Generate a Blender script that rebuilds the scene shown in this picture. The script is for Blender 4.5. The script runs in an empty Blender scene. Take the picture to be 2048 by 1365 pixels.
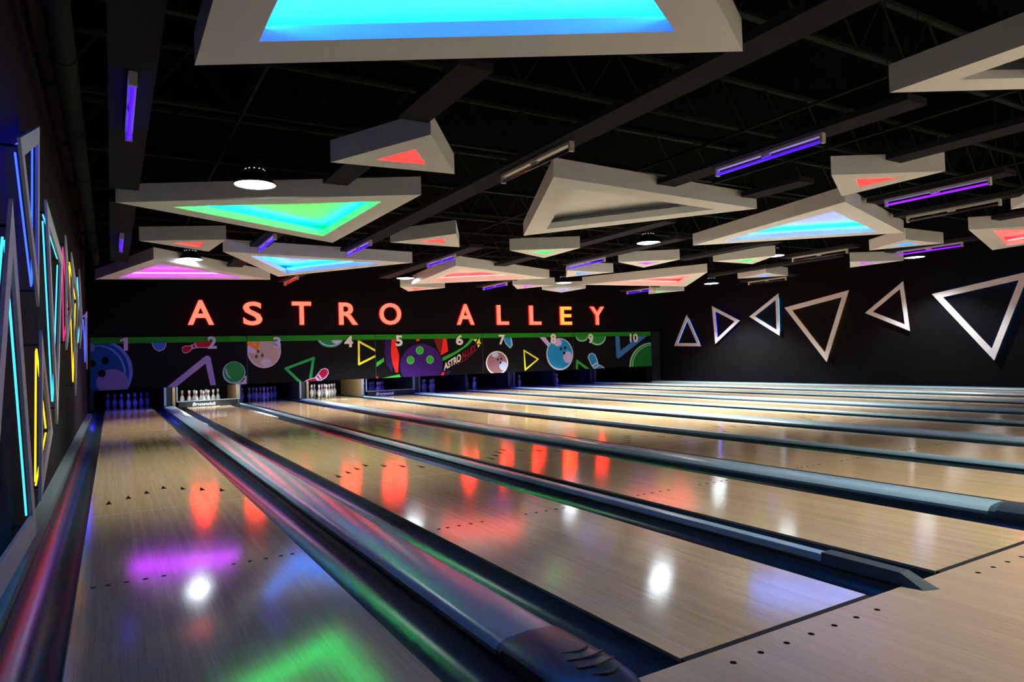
import bpy, bmesh, math, random
from mathutils import Vector, Matrix
import numpy as np
random.seed(7)
SC = bpy.context.scene
COL = SC.collection
PI = math.pi

# ------------------------------------------------------------------ camera, world, exposure
cam_d = bpy.data.cameras.new('camera'); cam = bpy.data.objects.new('camera', cam_d); COL.objects.link(cam)
cam_d.sensor_width = 36.0; cam_d.lens = 1359.126 * 36.0 / 2048.0; cam_d.clip_start = 0.05; cam_d.clip_end = 200
YAW, PITCH, ROLL = 0.53321, 0.02347, -0.03121
_f = Vector((math.sin(YAW)*math.cos(PITCH), math.cos(YAW)*math.cos(PITCH), math.sin(PITCH)))
_r = Vector((math.cos(YAW), -math.sin(YAW), 0)); _u = _r.cross(_f)
_r2 = _r*math.cos(ROLL) + _u*math.sin(ROLL); _u2 = -_r*math.sin(ROLL) + _u*math.cos(ROLL)
cam.matrix_world = Matrix(((_r2.x, _u2.x, -_f.x, 0.15297), (_r2.y, _u2.y, -_f.y, -1.70051), (_r2.z, _u2.z, -_f.z, 1.02107), (0, 0, 0, 1)))
SC.camera = cam
world = bpy.data.worlds.new('world'); SC.world = world; world.use_nodes = True
world.node_tree.nodes['Background'].inputs[0].default_value = (.55, .6, .75, 1)
world.node_tree.nodes['Background'].inputs[1].default_value = 0.02
SC.view_settings.view_transform = 'Standard'; SC.view_settings.look = 'None'
SC.view_settings.exposure = 0.0; SC.view_settings.gamma = 1.0; SC.view_settings.use_curve_mapping = False
SC.cycles.use_denoising = True
SC.cycles.max_bounces = 8; SC.cycles.diffuse_bounces = 4; SC.cycles.glossy_bounces = 4
SC.cycles.sample_clamp_indirect = 6.0
SC.cycles.caustics_reflective = False; SC.cycles.caustics_refractive = False

PEND_L = 38.0        # radiance of the white pendant diffusers
PEND_W = 350.0       # watts of each pendant's downward beam
def area(name, loc, tgt, size, power, col, sy=None):
    d = bpy.data.lights.new(name, 'AREA'); d.energy = power; d.color = col
    d.shape = 'RECTANGLE'; d.size = size; d.size_y = sy or size
    o = bpy.data.objects.new(name, d); COL.objects.link(o); o.location = loc
    o.rotation_euler = (Vector(tgt)-Vector(loc)).to_track_quat('-Z', 'Y').to_euler()
    return o
# added fill light behind the camera, out of view, brightening the ceiling triangles
area('fill_light', (11.5, -6.4, 1.35), (9.5, 3.0, 2.9), 9.5, 65, (1.0, .97, .95), 1.8)

# ------------------------------------------------------------------ materials
def new_mat(name):
    m = bpy.data.materials.new(name); m.use_nodes = True
    return m, m.node_tree.nodes, m.node_tree.links, m.node_tree.nodes['Principled BSDF']
def plain(name, col, rough=.5, metal=0., bump=0., scale=40., var=.0, spec=.5):
    m, n, l, b = new_mat(name)
    b.inputs['Roughness'].default_value = rough; b.inputs['Metallic'].default_value = metal
    b.inputs['Specular IOR Level'].default_value = spec
    if spec < .2: b.inputs['IOR'].default_value = 1.12
    tc = n.new('ShaderNodeTexCoord'); nz = n.new('ShaderNodeTexNoise'); nz.inputs['Scale'].default_value = scale
    l.new(tc.outputs['Object'], nz.inputs['Vector'])
    mx = n.new('ShaderNodeMix'); mx.data_type = 'RGBA'
    lo = tuple(c*(1-var) for c in col) + (1,); hi = tuple(min(1, c*(1+var)) for c in col) + (1,)
    mx.inputs[6].default_value = lo; mx.inputs[7].default_value = hi
    l.new(nz.outputs[0], mx.inputs[0]); l.new(mx.outputs[2], b.inputs['Base Color'])
    if bump:
        bp = n.new('ShaderNodeBump'); bp.inputs['Strength'].default_value = bump; bp.inputs['Distance'].default_value = .002
        l.new(nz.outputs[0], bp.inputs['Height']); l.new(bp.outputs[0], b.inputs['Normal'])
    return m
def emit(name, col, s, base=(0, 0, 0)):
    m, n, l, b = new_mat(name)
    b.inputs['Base Color'].default_value = base + (1,)
    b.inputs['Emission Color'].default_value = col + (1,); b.inputs['Emission Strength'].default_value = s
    b.inputs['Roughness'].default_value = .6
    return m
def wood(name, c0, c1, board=.027, rough=.17, dirt=.5):
    m, n, l, b = new_mat(name)
    tc = n.new('ShaderNodeTexCoord'); sp = n.new('ShaderNodeSeparateXYZ'); l.new(tc.outputs['Object'], sp.inputs[0])
    dv = n.new('ShaderNodeMath'); dv.operation = 'DIVIDE'; dv.inputs[1].default_value = board; l.new(sp.outputs[0], dv.inputs[0])
    fl = n.new('ShaderNodeMath'); fl.operation = 'FLOOR'; l.new(dv.outputs[0], fl.inputs[0])
    wn = n.new('ShaderNodeTexWhiteNoise'); wn.noise_dimensions = '1D'; l.new(fl.outputs[0], wn.inputs['W'])
    # second, offset along Y so that boards break into lengths
    y = n.new('ShaderNodeMath'); y.operation = 'MULTIPLY_ADD'; y.inputs[1].default_value = .55; l.new(sp.outputs[1], y.inputs[0]); 
    k = n.new('ShaderNodeMath'); k.operation = 'MULTIPLY'; k.inputs[1].default_value = 7.3; l.new(wn.outputs['Value'], k.inputs[0]); l.new(k.outputs[0], y.inputs[2])
    fy = n.new('ShaderNodeMath'); fy.operation = 'FLOOR'; l.new(y.outputs[0], fy.inputs[0])
    cb = n.new('ShaderNodeCombineXYZ'); l.new(fl.outputs[0], cb.inputs[0]); l.new(fy.outputs[0], cb.inputs[1])
    w2 = n.new('ShaderNodeTexWhiteNoise'); w2.noise_dimensions = '2D'; l.new(cb.outputs[0], w2.inputs['Vector'])
    mp = n.new('ShaderNodeMapping'); mp.inputs['Scale'].default_value = (260, 3.0, 60); l.new(tc.outputs['Object'], mp.inputs[0])
    nz = n.new('ShaderNodeTexNoise'); nz.inputs['Scale'].default_value = 1.0; nz.inputs['Detail'].default_value = 5; l.new(mp.outputs[0], nz.inputs['Vector'])
    big = n.new('ShaderNodeTexNoise'); big.inputs['Scale'].default_value = 1.3; big.inputs['Detail'].default_value = 3; l.new(tc.outputs['Object'], big.inputs['Vector'])
    a = n.new('ShaderNodeMath'); a.operation = 'MULTIPLY_ADD'; a.inputs[1].default_value = .85; l.new(nz.outputs[0], a.inputs[0])
    a2 = n.new('ShaderNodeMath'); a2.operation = 'MULTIPLY'; a2.inputs[1].default_value = .20; l.new(w2.outputs['Value'], a2.inputs[0]); l.new(a2.outputs[0], a.inputs[2])
    mx = n.new('ShaderNodeMix'); mx.data_type = 'RGBA'; mx.inputs[6].default_value = c0+(1,); mx.inputs[7].default_value = c1+(1,); l.new(a.outputs[0], mx.inputs[0])
    # thin joint line between boards
    fr = n.new('ShaderNodeMath'); fr.operation = 'FRACT'; l.new(dv.outputs[0], fr.inputs[0])
    lt = n.new('ShaderNodeMath'); lt.operation = 'LESS_THAN'; lt.inputs[1].default_value = .045; l.new(fr.outputs[0], lt.inputs[0])
    sc = n.new('ShaderNodeMath'); sc.operation = 'MULTIPLY'; sc.inputs[1].default_value = .35; l.new(lt.outputs[0], sc.inputs[0])
    m2 = n.new('ShaderNodeMix'); m2.data_type = 'RGBA'; m2.inputs[7].default_value = (c0[0]*.4, c0[1]*.35, c0[2]*.3, 1)
    l.new(sc.outputs[0], m2.inputs[0]); l.new(mx.outputs[2], m2.inputs[6]); l.new(m2.outputs[2], b.inputs['Base Color'])
    rr = n.new('ShaderNodeMapRange'); rr.inputs[3].default_value = rough*.75; rr.inputs[4].default_value = rough*1.3; l.new(big.outputs[0], rr.inputs[0]); l.new(rr.outputs[0], b.inputs['Roughness'])
    bp = n.new('ShaderNodeBump'); bp.inputs['Strength'].default_value = .12; bp.inputs['Distance'].default_value = .001
    l.new(nz.outputs[0], bp.inputs['Height']); l.new(bp.outputs[0], b.inputs['Normal'])
    b.inputs['IOR'].default_value = 1.68
    return m
M = {}
M['lane'] = wood('lane_wood', (.41, .265, .12), (.93, .68, .375), rough=.095)
M['approach'] = wood('approach_wood', (.43, .285, .15), (.84, .62, .37), board=.06, rough=.3)
M['gutter'] = plain('gutter_plastic', (.022, .048, .056), .27, var=.3, scale=6, spec=.35)
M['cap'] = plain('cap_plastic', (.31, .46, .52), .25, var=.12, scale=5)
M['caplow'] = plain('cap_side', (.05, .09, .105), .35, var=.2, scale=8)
M['hood'] = plain('hood_plastic', (.035, .055, .075), .3, var=.3, scale=30, bump=.1)
M['endblock'] = plain('end_block', (.035, .06, .06), .7, var=.3, scale=20)
M['black'] = plain('black_paint', (.010, .010, .012), .55, var=.3, scale=20)
M['void'] = plain('black_matte', (.004, .004, .005), .9)
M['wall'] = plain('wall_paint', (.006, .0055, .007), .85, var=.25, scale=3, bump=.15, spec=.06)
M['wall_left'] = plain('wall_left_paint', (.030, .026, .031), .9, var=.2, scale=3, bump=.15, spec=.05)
M['ledge'] = plain('ledge_paint', (.15, .20, .19), .5, var=.25, scale=12)
M['plaster'] = plain('white_board', (.76, .82, .90), .85, var=.05, scale=4, bump=.05)
M['frame'] = plain('frame_white', (.55, .56, .60), .7, var=.06, scale=8)
M['board'] = plain('board_black', (.026, .027, .036), .75, var=.2, scale=10, spec=.1)
M['steel'] = plain('dark_steel', (.024, .032, .027), .8, spec=.15, var=.3, scale=10)
M['deck'] = plain('roof_deck', (.0025, .003, .0025), .95, spec=.05)
M['fixture'] = plain('white_enamel', (.55, .55, .55), .4, var=.05)
M['lampshade'] = plain('lamp_black', (.012, .013, .018), .45, var=.2)
M['ply'] = plain('plywood', (.27, .17, .075), .55, var=.3, scale=14)
M['greymetal'] = plain('grey_metal', (.30, .34, .36), .4, .3, var=.15, scale=9)
M['pin'] = plain('pin_white', (.80, .80, .80), .22)
M['pinred'] = plain('pin_red', (.60, .03, .03), .3)
M['mark'] = plain('lane_mark', (.010, .007, .006), .6, spec=.08)
M['seam'] = plain('lane_seam', (.75, .66, .55), .3)
M['tube_off'] = plain('dead_tube', (.03, .02, .04), .15)
LED = dict(red=(1, .022, .020), green=(.0, 1, .10), blue=(.003, .20, 1), magenta=(.60, .015, 1), cyan=(.012, .21, .52), pink=(1, .02, .20), yellow=(1, .42, .006), sky=(.02, .15, .7), indigo=(.02, .02, 1), blueneon=(.004, .012, 1), violet=(.030, .002, 1), purple=(.12, .003, 1))
def led(kind, s):
    k = 'led_%s_%g' % (kind, s)
    if k not in M: M[k] = emit(k, LED[kind], s)
    return M[k]
PAL = dict(periwinkle=(.10, .14, .62), navy=(.008, .045, .22), lavdim=(.14, .12, .42), black=(.006, .006, .008), lav=(.40, .36, .72), blue=(.03, .10, .60), pink=(.62, .30, .50),
 crimson=(.27, .008, .03), violet=(.26, .20, .62), lightblue=(.24, .36, .55), green=(.02, .17, .05), mauve=(.33, .24, .30), orange=(.55, .15, .02), darkgreen=(.04, .07, .04),
 teal=(.03, .26, .16), greendark=(.015, .15, .06), yellow=(.90, .72, .03), green2=(.02, .26, .08), white=(.72, .70, .82), indigo=(.025, .010, .08), red=(.62, .025, .02), maroon=(.14, .012, .015),
 purple=(.035, .012, .13), lightgreen=(.16, .55, .18), green3=(.03, .30, .04), sky=(.015, .19, .48), dusky=(.21, .11, .15), paleblue=(.36, .46, .72), palegreen=(.25, .50, .28), steel=(.035, .13, .36), forest=(.010, .11, .02), stripgreen=(.015, .15, .012))
def paint(k):
    kk = 'ink_'+k
    if kk not in M: M[kk] = plain(kk, tuple(min(.95, c*1.35) for c in PAL[k]), .35, var=.06, scale=9, spec=.15)
    return M[kk]

# ------------------------------------------------------------------ mesh helpers
def link(name, me, mat, parent=None, loc=None, rot=None):
    o = bpy.data.objects.new(name, me); COL.objects.link(o)
    if me is not None:
        for m in (mat if isinstance(mat, (list, tuple)) else [mat]): me.materials.append(m)
    if parent is not None: o.parent = parent
    if loc: o.location = loc
    if rot: o.rotation_euler = rot
    return o
def mesh(name, vs, fs, mats=None):
    me = bpy.data.meshes.new(name); me.from_pydata([tuple(v) for v in vs], [], fs)
    if mats: me.polygons.foreach_set('material_index', mats)
    me.update(); return me
class MB:
    def __init__(s): s.v = []; s.f = []; s.m = []; s.mi = 0
    def add(s, vs, fs):
        k = len(s.v); s.v += [tuple(v) for v in vs]; s.f += [[k+i for i in f] for f in fs]; s.m += [s.mi]*len(fs)
    def box(s, x0, x1, y0, y1, z0, z1):
        s.add([(x, y, z) for z in (z0, z1) for y in (y0, y1) for x in (x0, x1)], [(0, 2, 3, 1), (4, 5, 7, 6), (0, 1, 5, 4), (2, 6, 7, 3), (0, 4, 6, 2), (1, 3, 7, 5)])
    def prism(s, poly, axis, a, b):
        # poly in the two other axes (cyclic order), extruded along axis from a to b
        n = len(poly)
        def P(u, w, t): return {'x': (t, u, w), 'y': (u, t, w), 'z': (u, w, t)}[axis]
        s.add([P(u, w, a) for u, w in poly]+[P(u, w, b) for u, w in poly], [list(range(n))[::-1], list(range(n, 2*n))]+[(i, (i+1) % n, n+(i+1) % n, n+i) for i in range(n)])
    def tube(s, p, q, r, n=8):
        p = Vector(p); q = Vector(q); d = (q-p).normalized(); a = d.orthogonal().normalized(); b = d.cross(a)
        vs = [t+a*(r*math.cos(2*PI*i/n))+b*(r*math.sin(2*PI*i/n)) for t in (p, q) for i in range(n)]
        s.add(vs, [(i, (i+1) % n, n+(i+1) % n, n+i) for i in range(n)]+[list(range(n))[::-1], list(range(n, 2*n))])
    def lathe(s, prof, n=16, c=(0, 0), cap=True):
        k = len(prof); vs = [(c[0]+r*math.cos(2*PI*i/n), c[1]+r*math.sin(2*PI*i/n), z) for r, z in prof for i in range(n)]
        s.add(vs, [(j*n+i, j*n+(i+1) % n, (j+1)*n+(i+1) % n, (j+1)*n+i) for j in range(k-1) for i in range(n)])
        if cap and prof[0][0] > 0: s.add(vs[:n], [list(range(n))[::-1]])
        if cap and prof[-1][0] > 0: s.add(vs[-n:], [list(range(n))])
    def mesh(s, name, smooth=False, angle=None):
        me = mesh(name, s.v, s.f, s.m)
        bm = bmesh.new(); bm.from_mesh(me); bmesh.ops.remove_doubles(bm, verts=bm.verts, dist=1e-5); bmesh.ops.recalc_face_normals(bm, faces=bm.faces); bm.to_mesh(me); bm.free()
        if smooth:
            me.polygons.foreach_set('use_smooth', [True]*len(me.polygons))
            if angle: me.set_sharp_from_angle(angle=angle)
        return me
    def build(s, name, mat, parent=None, loc=None, smooth=False, angle=None):
        return link(name, s.mesh(name, smooth, angle), mat, parent, loc)
def tag(o, label=None, cat=None, group=None, kind=None):
    if label: o['label'] = label
    if cat: o['category'] = cat
    if group: o['group'] = group
    if kind: o['kind'] = kind
    return o
def empty(name, loc=(0, 0, 0)):
    o = bpy.data.objects.new(name, None); COL.objects.link(o); o.location = loc; o.empty_display_size = .1; return o
def text_pts(body, off=.0, shear=0., depth=.0):
    c = bpy.data.curves.new('t', 'FONT'); c.body = body; c.offset = off; c.shear = shear; c.resolution_u = 4; c.size = 1.0; c.extrude = .05
    o = bpy.data.objects.new('t', c); COL.objects.link(o)
    bpy.context.view_layer.update()
    me = bpy.data.meshes.new_from_object(o.evaluated_get(bpy.context.evaluated_depsgraph_get()))
    v = np.array([x.co[:] for x in me.vertices]); f = [tuple(p.vertices) for p in me.polygons]
    bpy.data.objects.remove(o); bpy.data.curves.remove(c); bpy.data.meshes.remove(me)
    mn = v.min(0); mx = v.max(0); return (v-mn)/(mx-mn), f     # x, y in 0..1 ; z 0..1 = depth

# ---- measured layout data
TRI = [
  ('near_blue','blue',[(0.643, 2.799), (0.596, -0.58), (3.567, 1.17)],[(0.934, 2.327), (0.881, -0.131), (2.977, 1.173)]),
  ('A','red',[(1.937, 4.484), (2.44, 3.397), (3.133, 4.392)],[(2.269, 4.241), (2.48, 3.806), (2.767, 4.234)]),
  ('B','green',[(0.228, 6.903), (3.121, 5.3), (3.164, 8.756)],[(0.821, 6.949), (2.825, 5.847), (2.877, 8.264)]),
  ('C','red',[(0.55, 9.442), (1.596, 8.998), (1.537, 10.106)],[(0.964, 9.527), (1.378, 9.329), (1.364, 9.799)]),
  ('D','magenta',[(-0.021, 14.442), (0.756, 11.314), (3.114, 13.726)],[(0.338, 14.123), (0.84, 12.047), (2.545, 13.692)]),
  ('E','blue',[(1.791, 10.072), (5.08, 10.251), (3.188, 13.202)],[(2.274, 10.434), (4.577, 10.581), (3.222, 12.615)]),
  ('F','red',[(3.94, 8.38), (4.589, 7.302), (5.147, 8.4)],[(4.332, 8.189), (4.599, 7.771), (4.802, 8.181)]),
  ('G','red',[(6.443, 13.709), (6.219, 10.616), (9.11, 11.681)],[(6.721, 13.273), (6.555, 11.274), (8.498, 11.851)]),
  ('H','red',[(6.366, 14.222), (7.629, 14.327), (7.147, 15.572)],[(6.76, 14.66), (7.284, 14.536), (7.104, 15.228)]),
  ('I','none',[(4.172, 4.171), (7.495, 4.3), (5.567, 7.005)],[(4.714, 4.5), (6.987, 4.6), (5.646, 6.499)]),
  ('J','green',[(6.156, 8.415), (7.155, 7.739), (7.214, 9.024)],[(6.642, 8.499), (7.021, 8.23), (7.029, 8.713)]),
  ('K','red',[(10.854, 12.787), (12.34, 9.762), (14.238, 12.275)],[(11.69, 12.489), (12.493, 10.463), (13.668, 11.986)]),
  ('L','blue',[(9.509, 11.467), (8.714, 10.385), (10.014, 10.391)],[(9.486, 11.076), (9.148, 10.61), (9.615, 10.509)]),
  ('M','magenta',[(8.875, 8.889), (9.974, 8.289), (10.284, 9.545)],[(9.422, 8.949), (9.808, 8.659), (9.994, 9.221)]),
  ('N','magenta',[(8.95, 13.114), (10.221, 13.069), (9.806, 14.242)],[(9.404, 13.347), (9.677, 13.279), (9.788, 13.809)]),
  ('O','blue',[(10.474, 14.087), (11.551, 13.52), (11.667, 14.785)],[(10.959, 14.296), (11.465, 13.996), (11.54, 14.602)]),
  ('P','green',[(14.854, 14.581), (13.922, 13.532), (15.191, 13.392)],[(14.282, 13.689), (14.837, 13.672), (14.832, 14.257)]),
  ('Q','blue',[(8.956, 6.866), (8.178, 3.524), (11.546, 4.654)],[(9.216, 6.329), (8.652, 4.011), (11.034, 4.834)]),
  ('R','red',[(6.922, 2.811), (7.886, 2.169), (7.865, 3.339)],[(7.316, 2.793), (7.732, 2.557), (7.727, 3.023)]),
  ('S','green',[(10.911, 8.224), (11.586, 7.332), (12.126, 8.181)],[(11.345, 8.007), (11.56, 7.648), (11.821, 8.02)]),
  ('T','blue',[(12.793, 6.028), (12.3, 5.071), (13.403, 4.98)],[(12.893, 5.662), (12.654, 5.253), (13.079, 5.207)]),
  ('U','magenta',[(14.004, 7.263), (15.2, 6.745), (15.161, 7.925)],[(14.505, 7.311), (14.972, 7.078), (15.015, 7.623)]),
  ('V','blue',[(14.143, 10.424), (13.962, 9.373), (14.94, 9.513)],[(14.247, 10.01), (13.998, 9.494), (14.638, 9.706)]),
  ('W','red',[(12.279, 4.019), (13.689, 2.81), (18.192, 4.907)],[(12.974, 3.831), (13.477, 3.38), (14.673, 4.018)]),
  ('X','none',[(5.049, 1.126), (5.061, -0.109), (6.23, 0.505)],[(5.26, 0.778), (5.289, 0.301), (5.703, 0.545)]),
  ('Y','none',[(11.051, 2.878), (7.5, 1.154), (11.47, 1.724)],None),
]
PEND = [
  (1.521, 5.985, 1.0),
  (1.415, 11.798, 1.0),
  (6.208, 13.449, 1.0),
  (10.664, 13.263, 1.0),
  (8.395, 7.392, 1.0),
  (15.188, 12.283, 1.0),
  (12.156, 7.719, 0.5),
  (15.676, 6.760, 0.3),
]
RWALL = [
  ('sky', [(14.832, 2.255), (14.25, 1.171), (15.466, 1.226)]),
  ('indigo', [(13.705, 2.44), (12.627, 1.917), (13.631, 1.239)]),
  ('cyan', [(11.187, 2.606), (11.202, 1.397), (12.257, 2.009)]),
  ('yellow', [(9.034, 2.483), (9.749, 0.623), (10.998, 2.186)]),
  ('pink', [(7.619, 2.55), (7.509, 1.357), (8.609, 1.863)]),
  ('cyan', [(5.045, 2.443), (5.704, 0.624), (6.92, 2.207)]),
]
LWALL = [
  ('blue', [(3.792, 2.687), (2.411, 2.127), (3.393, 1.453)], [[(2.567, 2.17), (3.49, 1.488)], [(2.567, 2.17), (3.704, 2.654)], [(3.609, 2.463), (3.448, 1.889)]]),
  ('cyan', [(2.188, 1.806), (1.064, 0.145), (3.073, 0.145)], [[(2.173, 1.777), (1.984, 1.516)], [(2.293, 1.397), (2.907, 0.213)], [(2.907, 0.21), (1.86, 0.221)]]),
  ('yellow', [(3.629, 1.286), (4.406, 0.602), (3.338, 0.196)], [[(3.735, 1.291), (3.516, 0.188)], [(4.128, 0.758), (4.093, 0.561)], [(4.322, 0.665), (4.181, 0.486)]]),
  ('cyan', [(4.147, 2.27), (5.964, 2.114), (4.947, 0.57)], [[(4.234, 2.27), (5.009, 0.576)], [(4.918, 2.151), (6.084, 2.129)], [(6.084, 2.129), (5.335, 1.258)]]),
  ('pink', [(6.611, 2.395), (7.653, 1.705), (6.464, 1.256)], [[(6.757, 2.392), (6.632, 1.287)], [(7.65, 1.883), (7.665, 1.751)]]),
  ('yellow', [(8.028, 2.452), (9.348, 2.065), (8.407, 0.644)], [[(7.866, 2.432), (8.033, 2.239)], [(8.985, 2.213), (9.687, 2.097)], [(9.687, 2.097), (9.158, 1.429)], [(8.16, 1.624), (8.712, 0.64)]]),
  ('cyan', [(10.185, 2.428), (11.349, 1.929), (9.719, 1.286)], [[(10.385, 2.439), (10.713, 2.342)], [(10.294, 1.741), (10.487, 1.304)]]),
  ('blue', [(14.596, 2.389), (11.492, 1.688), (12.911, 1.099)], [[(13.019, 2.244), (12.67, 1.784)], [(12.67, 1.784), (13.309, 1.143)]]),
]
LET = [
  ('A', 1.746,2.320,2.033,2.630),
  ('S', 2.996,3.448,2.017,2.609),
  ('T', 4.185,4.670,2.026,2.627),
  ('R', 5.407,5.914,2.023,2.618),
  ('O', 6.532,7.161,2.020,2.621),
  ('A', 8.896,9.459,2.013,2.622),
  ('L', 10.239,10.646,2.009,2.606),
  ('L', 11.399,11.830,2.006,2.604),
  ('E', 12.570,13.006,2.003,2.585),
  ('Y', 13.768,14.334,1.999,2.599),
]
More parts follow.
